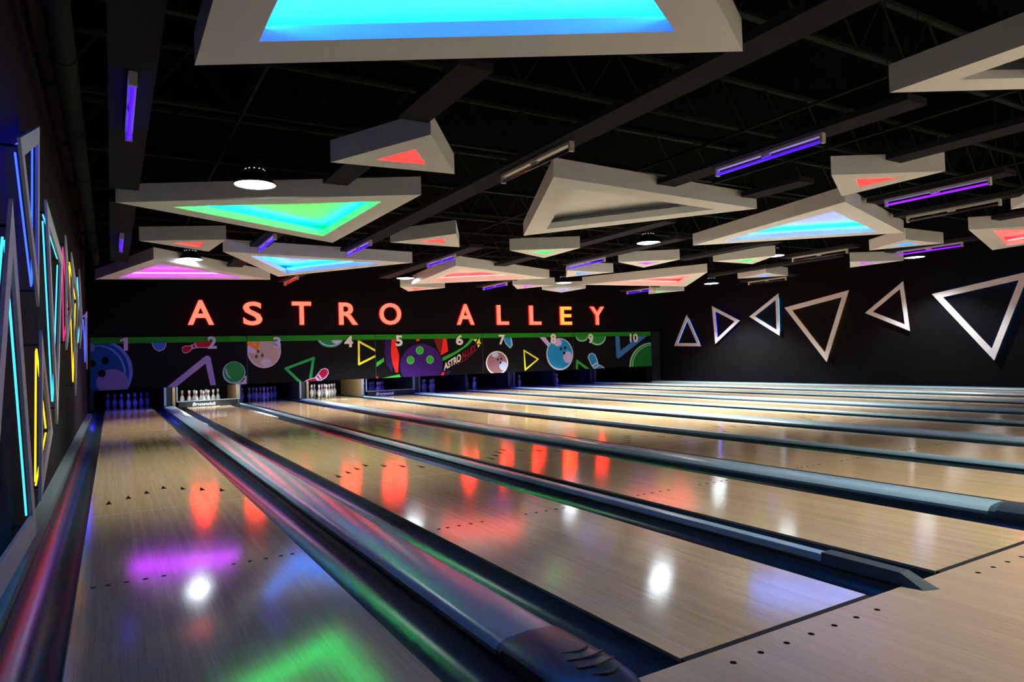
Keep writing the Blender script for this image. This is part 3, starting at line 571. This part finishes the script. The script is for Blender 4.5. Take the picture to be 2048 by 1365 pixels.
for k, name, col, kind, dat in ART:
    X0, X1 = PX[k]+.012, PX[k+1]-.012
    if kind == 'e':
        cx, cz, rx, rz = dat
        poly = [(cx+rx*math.cos(2*PI*t/48), cz+rz*math.sin(2*PI*t/48)) for t in range(48)]
        art(k, name, col, clip(poly, X0, X1, ZB, ZG))
    elif kind == 'p': art(k, name, col, clip(list(dat), X0, X1, ZB, ZG))
    elif kind == 's':
        wd, pts = dat; layer[k] += 1; y = 16.262-.0006*layer[k]; b = MB()
        for a, c in zip(pts[:-1], pts[1:]):
            d = (Vector(c)-Vector(a)).normalized(); n = Vector((-d.y, d.x))*wd/2; e = d*wd*.4
            q = [Vector(a)-e+n, Vector(c)+e+n, Vector(c)+e-n, Vector(a)-e-n]
            pl = clip([tuple(x) for x in q], X0, X1, ZB, ZG)
            if len(pl) > 2: b.prism(pl, 'y', y-.0001*len(b.v)/8, y+.0004)
        if b.v: link(name, mesh(name, b.v, b.f), paint(col), panels[k])
    elif kind == 't':
        t, x0, z0, x1, z1 = dat; v, f = text_pts(t, .035)
        if t == '1':
            pl = [(.45, 0), (1, 0), (1, 1), (.62, 1), (0, .84), (0, .68), (.45, .78)]; v = [(p[0], p[1], q) for q in (0, 1) for p in pl]; n = 7
            f = [tuple(range(n)), tuple(range(n, 2*n))[::-1]]+[(i, n+i, n+(i+1) % n, (i+1) % n) for i in range(n)]
        b = MB(); b.add([(x0+(x1-x0)*p[0], 16.24+.006*(1-p[2]), z0+(z1-z0)*p[1]) for p in v], f)
        link(name, mesh(name, b.v, b.f), paint(col), panels[k])
for body, quad, col in (('ASTRO', ASTRO, 'white'), ('ALLEY', ALLEY, 'maroon')):
    v, f = text_pts(body, .04)
    A, B_, C_, D_ = [Vector(q) for q in quad]
    def Q(u, w): return (A*(1-u)+B_*u)*(1-w)+(D_*(1-u)+C_*u)*w
    b = MB(); vs = []
    for p in v:
        t = Q(p[0], p[1]); vs.append((t.x, 16.232+.002*(1-p[2]), t.y))
    b.add(vs, f); link('lettering', mesh('lettering', b.v, b.f), paint(col), panels[2])

# ------------------------------------------------------------------ glowing wall letters
names = ['first letter of the sign, far left', 'second letter of the sign', 'third letter of the sign', 'fourth letter of the sign', 'fifth letter, before the gap', 'sixth letter, after the gap', 'seventh letter, first of two alike', 'eighth letter, second of two alike', 'ninth letter, more orange', 'last letter of the sign']
face = [emit('letter_face', (1, .0125, .0072), 24), emit('letter_face_orange', (1, .026, .003), 24)]
M['letter_side'] = emit('letter_side', (1, .01, .008), 1.6)
for k, (ch, x0, x1, z0, z1) in enumerate(LET):
    v, f = text_pts(ch, .016)
    c = (x0+x1)/2
    r = tag(empty('sign_letter', (c, YS, z0)), 'glowing red-orange letter %s on the black back wall, %s' % (ch, names[k]), 'illuminated letter', 'red letters of the wall sign')
    b = MB(); b.add([((x0-c)+(x1-x0)*p[0], -.078+.012*(1-p[2]), (z1-z0)*p[1]) for p in v], f); link('face', mesh('face', b.v, b.f), face[1] if k in (8,) else face[0], r)
    cx, cz = 0, (z1-z0)/2
    b = MB(); b.add([((x0-c)+(x1-x0)*p[0], -.0655+.064*(1-p[2]), (z1-z0)*p[1]) for p in v], f); link('side', mesh('side', b.v, b.f), M['letter_side'], r)

# ------------------------------------------------------------------ ceiling triangles
def equi(pts, side=None):
    z = [complex(*p) for p in pts]; c = sum(z)/3
    best = None
    for sg in (1, -1):
        w = sum((z[k]-c)*complex(math.cos(sg*2*PI*k/3), -math.sin(sg*2*PI*k/3)) for k in range(3))/3
        if best is None or abs(w) > abs(best): best = w
    R = (side/math.sqrt(3)) if side else abs(best); a = math.atan2(best.imag, best.real)
    return c, R, a
ZT = 2.871
TLAB = {
 'near_blue': 'huge white ceiling triangle with a bright blue recess, nearest the camera', 'A': 'small white ceiling triangle with a red centre between two black boards, high up',
 'B': 'big white ceiling triangle with a glowing green recess over lanes 1 and 2', 'C': 'small white red-centred ceiling triangle at the far left below the green one',
 'D': 'big white ceiling triangle with a magenta recess, far left near the back wall', 'E': 'big white ceiling triangle glowing cyan-blue, behind the green one',
 'F': 'small white ceiling triangle with a red centre right of the green triangle', 'G': 'big white ceiling triangle with a red recess, over lane five near the back',
 'H': 'small red-lit ceiling triangle tucked behind the big red one', 'I': 'big white ceiling triangle with an unlit empty recess in the middle', 'J': 'small white ceiling triangle with a mint green centre below the unlit one',
 'K': 'big white ceiling triangle with a red recess, right of the last sign letters', 'L': 'small ceiling triangle with a light blue centre above the letter E', 'M': 'small white ceiling triangle with a magenta centre below a round lamp',
 'N': 'small far ceiling triangle with a magenta centre beside the big red one', 'O': 'small far blue-centred ceiling triangle below a round lamp', 'P': 'small far ceiling triangle with a green centre at the back right',
 'Q': 'big white ceiling triangle with a bright blue recess on the right', 'R': 'small white red-centred ceiling triangle overlapping the big blue one on the right', 'S': 'small white ceiling triangle with a green centre on the right',
 'T': 'small ceiling triangle with a light blue centre just right of the big blue one', 'U': 'small ceiling triangle with a pink-magenta centre on the right', 'V': 'small ceiling triangle with a light blue centre near the right wall',
 'W': 'white ceiling triangle with a red recess cut by the photo\'s right edge', 'X': 'white unlit ceiling triangle in the top right corner', 'Y': 'white ceiling triangle cut off to one corner by the right edge'}
def tri(key, kind, pts, big):
    side = 3.38 if big else 1.22
    inset = .285 if big else .212
    c, R, a = equi(pts, side)
    P = lambda rr: [(rr*math.cos(a+2*PI*k/3), rr*math.sin(a+2*PI*k/3)) for k in range(3)]
    O = P(R); Ri = R-2*inset; I = P(Ri); Ow = P(R-.04); H = .205
    r = tag(empty('ceiling_triangle', (c.real, c.imag, ZT)), TLAB[key], 'ceiling decoration', 'white triangles hanging from the ceiling')
    def ring(Oo, Ii, z0, z1, name):
        vs = [(x, y, z) for z in (z0, z1) for L_ in (Oo, Ii) for x, y in L_]; fs = []
        for k in range(3):
            k2 = (k+1) % 3
            fs += [(k, k2, 3+k2, 3+k), (6+k, 9+k, 9+k2, 6+k2), (k, 6+k, 6+k2, k2), (3+k, 3+k2, 9+k2, 9+k)]
        b.add(vs, fs)
    lip = .09 if big else .06
    b = MB(); ring(O, I, 0, lip, 'f'); ring(O, Ow, lip, H, 'f'); b.build('frame', M['plaster'], r)
    b = MB(); b.prism(P(R-.042), 'z', H-.016, H-.001); b.build('top_plate', M['plaster'], r)
    if big and kind != 'none':
        for k in range(3):
            Lp = P(Ri+.13)
            p, q = Vector(Lp[k]+(lip+.018,)), Vector(Lp[(k+1) % 3]+(lip+.018,))
            d = (q-p)*.03
            b = MB(); b.tube(p+d, q-d, .013, 6); b.build('led_strip', led(kind, {'red': 38., 'green': 110., 'blue': 110., 'magenta': 70.}[kind]), r)
    elif kind != 'none':
        b = MB(); b.prism(P(Ri+.004), 'z', .022, .030); b.build('light_panel', led(kind if key != 'J' else 'green', {'red': 3.2, 'green': 2.2, 'blue': 3.0, 'magenta': 1.6}[kind]), r)
    for k in range(3):
        x, y = P(R*.72)[k]; b = MB(); b.tube((x, y, H-.001), (x, y, ZC-ZT), .003, 5); b.build('hanger_wire', M['board'], r)
for key, kind, O, I in TRI:
    big = key in ('near_blue', 'B', 'D', 'E', 'G', 'I', 'K', 'Q', 'W', 'Y')
    if key == 'W': O = [(12.279, 4.019), (14.81, 1.80), (15.46, 5.10)]
    if key == 'Y': O = [(11.051, 2.878), (8.40, .81), (11.52, -.45)]
    tri(key, kind, O, big)

# ------------------------------------------------------------------ black ceiling boards
ZBD = 2.971
BO = [(.16, .44, .4, 6.72), (.16, .44, 7.4, 12.4), (2.16, 2.43, 2.30, 3.40), (2.16, 2.43, 4.52, 5.62), (3.65, 3.93, .1, 10.05), (5.64, 5.92, 1.30, 4.16), (7.10, 7.38, 3.37, 4.20),
      (7.20, 7.48, -.1, 2.38), (9.05, 9.33, 2.1, 3.74), (10.47, 10.75, 2.5, 4.20), (7.26, 7.52, 5.82, 8.2), (8.55, 8.83, 6.9, 10.32), (7.20, 7.48, 9.6, 10.88), (5.60, 5.88, 8.9, 13.6),
      (2.14, 2.42, 8.72, 10.04), (2.14, 2.42, 11.6, 12.60), (10.56, 10.84, 6.5, 8.9), (13.62, 13.90, 7.3, 10.9), (12.24, 12.52, 1.9, 3.66), (14.18, 14.46, 4.85, 6.55), (12.66, 12.94, 6.3, 7.95),
      (8.85, 9.13, 13.15, 14.9), (14.03, 14.31, 13.5, 15.0), (3.59, 3.87, 13.3, 14.95), (15.85, 16.13, 10.1, 11.8)]
cnt = {}
for x0, x1, y0, y1 in sorted(BO, key=lambda t: (t[0], t[2])):
    li = min(range(10), key=lambda i: abs(LX[i]+LW/2-(x0+x1)/2)); cnt[li] = cnt.get(li, 0)+1
    r = tag(empty('ceiling_board', ((x0+x1)/2, (y0+y1)/2, ZBD)), 'black board hanging from the ceiling above lane %s, %s from the near end' % (NUM[li], ORD[cnt[li]-1]), 'ceiling board', 'black boards hanging from the ceiling')
    w, h = (x1-x0)/2, (y1-y0)/2
    b = MB(); b.box(-w, w, -h, h, 0, .012); b.box(-w, -w+.012, -h, h, .012, .06); b.box(w-.012, w, -h, h, .012, .06); b.build('channel', M['board'], r)
    b = MB(); b.box(-w, w, -h-.012, -h, 0, .06); b.build('end_plate', M['board'], r); b = MB(); b.box(-w, w, h, h+.012, 0, .06); b.build('end_plate', M['board'], r)
    n = 2 if h < 2 else 4
    for k in range(n):
        yy = -h*.85+1.7*h*k/(n-1); b = MB(); b.tube((0, yy, .01), (0, yy, ZC-ZBD), .004, 5); b.build('hanger_wire', M['board'], r)
# ------------------------------------------------------------------ tube lights under the boards
UVP = [('off', 3.79, 3.914), ('violet', 5.75, 2.740), ('purple', 9.12, 2.90), ('off', 10.61, 3.45), ('purple', 14.317, 5.735), ('off', 12.805, 7.123), ('off', 15.99, 10.998), ('violet', 5.68, 10.282),
       ('violet', 8.70, 9.66), ('violet', 8.989, 14.084), ('violet', 14.167, 14.189), ('violet', 2.28, 9.38), ('violet', 3.76, 9.40), ('red', 3.719, 14.20), ('violet', .303, 3.961), ('violet', .31, 10.071)]
ULAB = ['unlit tube light in a white holder, near the middle of the ceiling', 'violet tube light in a white holder on the right, nearest the camera', 'purple tube light just right of the big blue triangle', 'unlit tube light in a white holder below the purple one',
 'purple tube light low at the right above the wall triangles', 'unlit tube light right of the small green triangle', 'unlit tube light near the right wall, farthest right', 'violet tube light left of the big red triangle', 'violet tube light above the two middle L letters',
 'violet tube light at the far back above the letter L', 'violet tube light at the far back right of the letter Y', 'violet tube light over lane two, in front of the cyan-blue triangle', 'violet tube light over the right end of the cyan-blue triangle', 'dim red-lit tube light at the back above the letter T',
 'violet tube light on the left board nearest the camera', 'small far violet tube light on the left board']
for (kind, x, y), lab in zip(UVP, ULAB):
    r = tag(empty('tube_light', (x, y, ZBD)), lab, 'tube light', 'tube lights under the black boards')
    b = MB(); b.box(-.028, .028, -.61, .61, -.030, -.0005); b.build('holder', M['fixture'], r)
    for s in (-1, 1):
        b = MB(); b.box(-.026, .026, min(s*.61, s*.635), max(s*.61, s*.635), -.095, -.001); b.build('end_cap', M['fixture'], r)
    b = MB(); b.tube((0, -.05, -.042), (0, .05, -.042), .016, 8); b.build('starter', M['fixture'], r)
    b = MB(); b.tube((0, -.612, -.075), (0, .612, -.075), .014, 10)
    b.build('tube', M['tube_off'] if kind == 'off' else led(kind, 4.0 if kind != 'red' else .6), r, smooth=True)

# ------------------------------------------------------------------ pendant lamps
PLAB = ['round white pendant lamp in front of the big green triangle', 'round white pendant lamp in front of the magenta triangle', 'round white pendant lamp above the letter O', 'round white pendant lamp above the letter E',
        'round white pendant lamp right of the unlit triangle', 'round white pendant lamp just right of the last big red triangle', 'round pale lamp below the big blue triangle on the right', 'dim round lamp at the far right under a purple tube']
PEND = [(1.475, 5.72, 1.0)]+PEND[1:]
PEND += [(5.3, -.55, 1.0), (9.3, -1.9, 1.0), (13.2, -2.0, 1.0)]
PLAB += ['round white pendant lamp over the approach, %s, above the top of the photo' % s for s in ('nearest', 'middle', 'farthest')]
for k, ((x, y, s), lab) in enumerate(zip(PEND, PLAB)):
    z = 2.965 if k else 2.90
    r = tag(empty('pendant_lamp', (x, y, z)), lab, 'pendant lamp', 'round pendant lamps')
    b = MB(); b.lathe([(.205, .0), (.212, .002), (.210, .014), (.12, .11), (.105, .15), (.10, .155), (.0, .156)], 32, (0, 0), False); b.build('shade', M['lampshade'], r, smooth=True, angle=.6)
    b = MB(); b.lathe([(0, .006), (.12, .006), (.196, .007), (.203, .010)], 32); b.build('diffuser', emit('lamp_white_%d' % k, (.84, .95, 1.0), PEND_L*s), r, smooth=True)
    sd = bpy.data.lights.new('beam', 'SPOT'); sd.energy = PEND_W*s*(1.15 if k == 8 else 2.6 if k > 8 else 5.2 if k == 4 else (.75, .95)[k] if k < 2 else 3.8); sd.spot_size = 1.75 if k < 2 else 2.15; sd.spot_blend = .5; sd.shadow_soft_size = .12; sd.color = (.97, .98, .95)
    so = bpy.data.objects.new('beam', sd); COL.objects.link(so); so.parent = r; so.location = (0, 0, -.16)
    b = MB(); b.lathe([(.085, .156), (.085, .25), (.06, .27), (.02, .29)], 20)
    for q in range(14):
        a = 2*PI*q/14; b.tube((.088*math.cos(a), .088*math.sin(a), .165), (.088*math.cos(a), .088*math.sin(a), .245), .006, 4)
    b.build('heat_sink', M['lampshade'], r)
    b = MB()
    for q in range(12):
        a = 2*PI*q/12+.3; b.tube((.094*math.cos(a), .094*math.sin(a), .154), (.100*math.cos(a), .100*math.sin(a), .160), .006, 6)
    b.build('vent_light', emit('vent_white_%d' % k, (.9, .95, 1), 2.0*s), r)
    b = MB(); b.tube((0, 0, .28), (0, 0, ZC-z), .006, 6); b.build('cord', M['board'], r)

# ------------------------------------------------------------------ neon triangles on the side walls
def wtri(side_wall, kind, pts, size, xf, label, grp):
    c, R, a = equi(pts, size); sg = 1 if side_wall == 'left' else -1
    wall = XL if sg > 0 else XR
    band = .13 if size > 1.5 else .10
    Pn = lambda rr: [(c.real+rr*math.cos(a+2*PI*k/3), c.imag+rr*math.sin(a+2*PI*k/3)) for k in range(3)]
    O = Pn(R); I = Pn(R-2*band); Cn = Pn(R-band)
    r = tag(empty('wall_triangle', (wall, 0, 0)), label, 'neon triangle', grp)
    def ring(x0, x1):
        vs = [(x-wall, y, z) for x in (x0, x1) for L_ in (O, I) for y, z in L_]; fs = []
        for k in range(3):
            k2 = (k+1) % 3
            fs += [(k, k2, 3+k2, 3+k), (6+k, 9+k, 9+k2, 6+k2), (k, 6+k, 6+k2, k2), (3+k, 3+k2, 9+k2, 9+k)]
        b.add(vs, fs)
    b = MB(); ring(xf, xf-sg*.016); b.build('frame', M['frame'], r)
    xt = xf-sg*(.036 if sg > 0 else .066)
    for k in range(3):
        p, q = Vector((xt-wall,)+Cn[k]), Vector((xt-wall,)+Cn[(k+1) % 3]); d = (q-p)*.04
        b = MB(); b.tube(p+d, q-d, .0050 if sg > 0 else .011, 8); b.build('neon_tube', led({'blue': 'blueneon'}.get(kind, kind), {'blue': 22., 'cyan': 8., 'yellow': 3.6, 'pink': 1.5, 'sky': 3., 'indigo': 5.}[kind]*(1 if sg > 0 else 3.5)), r, smooth=True)
    for k in range(3):
        y, z = Cn[k]; b = MB(); b.tube((xf-wall-sg*.016, y, z), (0, y, z), .008, 6); b.build('standoff', M['black'], r)
    return r
LL = ['white wall triangle with deep blue neon, highest on the left wall', 'large white wall triangle with cyan neon, lowest and nearest on the left wall', 'small white wall triangle with yellow neon, low on the left wall', 'large white wall triangle with cyan neon pointing down, left wall',
      'small white wall triangle with pink neon on the left wall', 'large wall triangle with yellow neon behind the pink one', 'small wall triangle with cyan neon far along the left wall', 'wall triangle with blue neon farthest along the left wall']
RL = ['white wall triangle with a blue rim standing upright, farthest on the right wall', 'white wall triangle with an indigo rim pointing right', 'white wall triangle with a cyan rim pointing left', 'large white wall triangle with a dim yellow rim', 'pinkish wall triangle with a red rim, between the two large ones', 'large white wall triangle with a blue rim, cut by the photo\'s right edge']
for (kind, O, T_), lab, sz in zip(LWALL, LL, (1.22, 1.95, 1.08, 1.84, 1.2, 1.8, 1.2, 1.2)):
    wtri('left', kind, O, sz, -.228, lab, 'neon triangles on the left wall')
for (kind, O), lab, sz in zip(RWALL, RL, (1.22, 1.22, 1.22, 2.0, 1.22, 2.0)):
    wtri('right', kind, O, sz, XR-.1, lab, 'neon triangles on the right wall')

# ------------------------------------------------------------------ roof steel
for k, y in enumerate([-.1, 1.85, 3.77, 5.69, 7.6, 9.6, 11.6, 13.6, 15.4]):
    r = tag(empty('roof_joist', (0, y, 3.62)), 'black open-web steel roof joist crossing the hall, %s from the near end' % ORD[k], 'roof joist', 'roof joists')
    b = MB(); b.box(XL, XR, -.03, .03, 0, .012); b.box(XL, XR, -.006, .006, .012, .05); b.build('bottom_chord', M['steel'], r)
    b = MB(); b.box(XL, XR, -.03, .03, .56, .60); b.build('top_chord', M['steel'], r)
    b = MB(); n = 22; st = (XR-XL-.1)/n
    for q in range(n):
        x = XL+.05+q*st; b.tube((x, 0, .03), (x+st/2, 0, .58), .011, 5); b.tube((x+st/2, 0, .58), (x+st, 0, .03), .011, 5)
    b.build('web', M['steel'], r)
for k, x in enumerate([1.35, 4.75, 6.6, 8.2, 11.5]):
    b = MB(); b.tube((x, -6.5, 3.60), (x, 16.28, 3.60), .017, 8)
    tag(b.build('conduit', M['steel'], None, smooth=True), 'thin dark conduit running along the hall under the joists, %s from the left wall' % ORD[k], 'pipe', 'ceiling conduits')
r = tag(empty('air_duct', (-.13, 0, 3.47)), 'long dark round duct along the top of the left wall', 'duct')
b = MB(); b.tube((0, -6.5, 0), (0, 16.28, 0), .085, 20); b.build('pipe', M['steel'], r, smooth=True, angle=.6)
for k in range(12):
    b = MB(); b.tube((0, -5+k*1.9, 0), (0, -4.94+k*1.9, 0), .095, 20); b.build('joint_band', M['steel'], r)
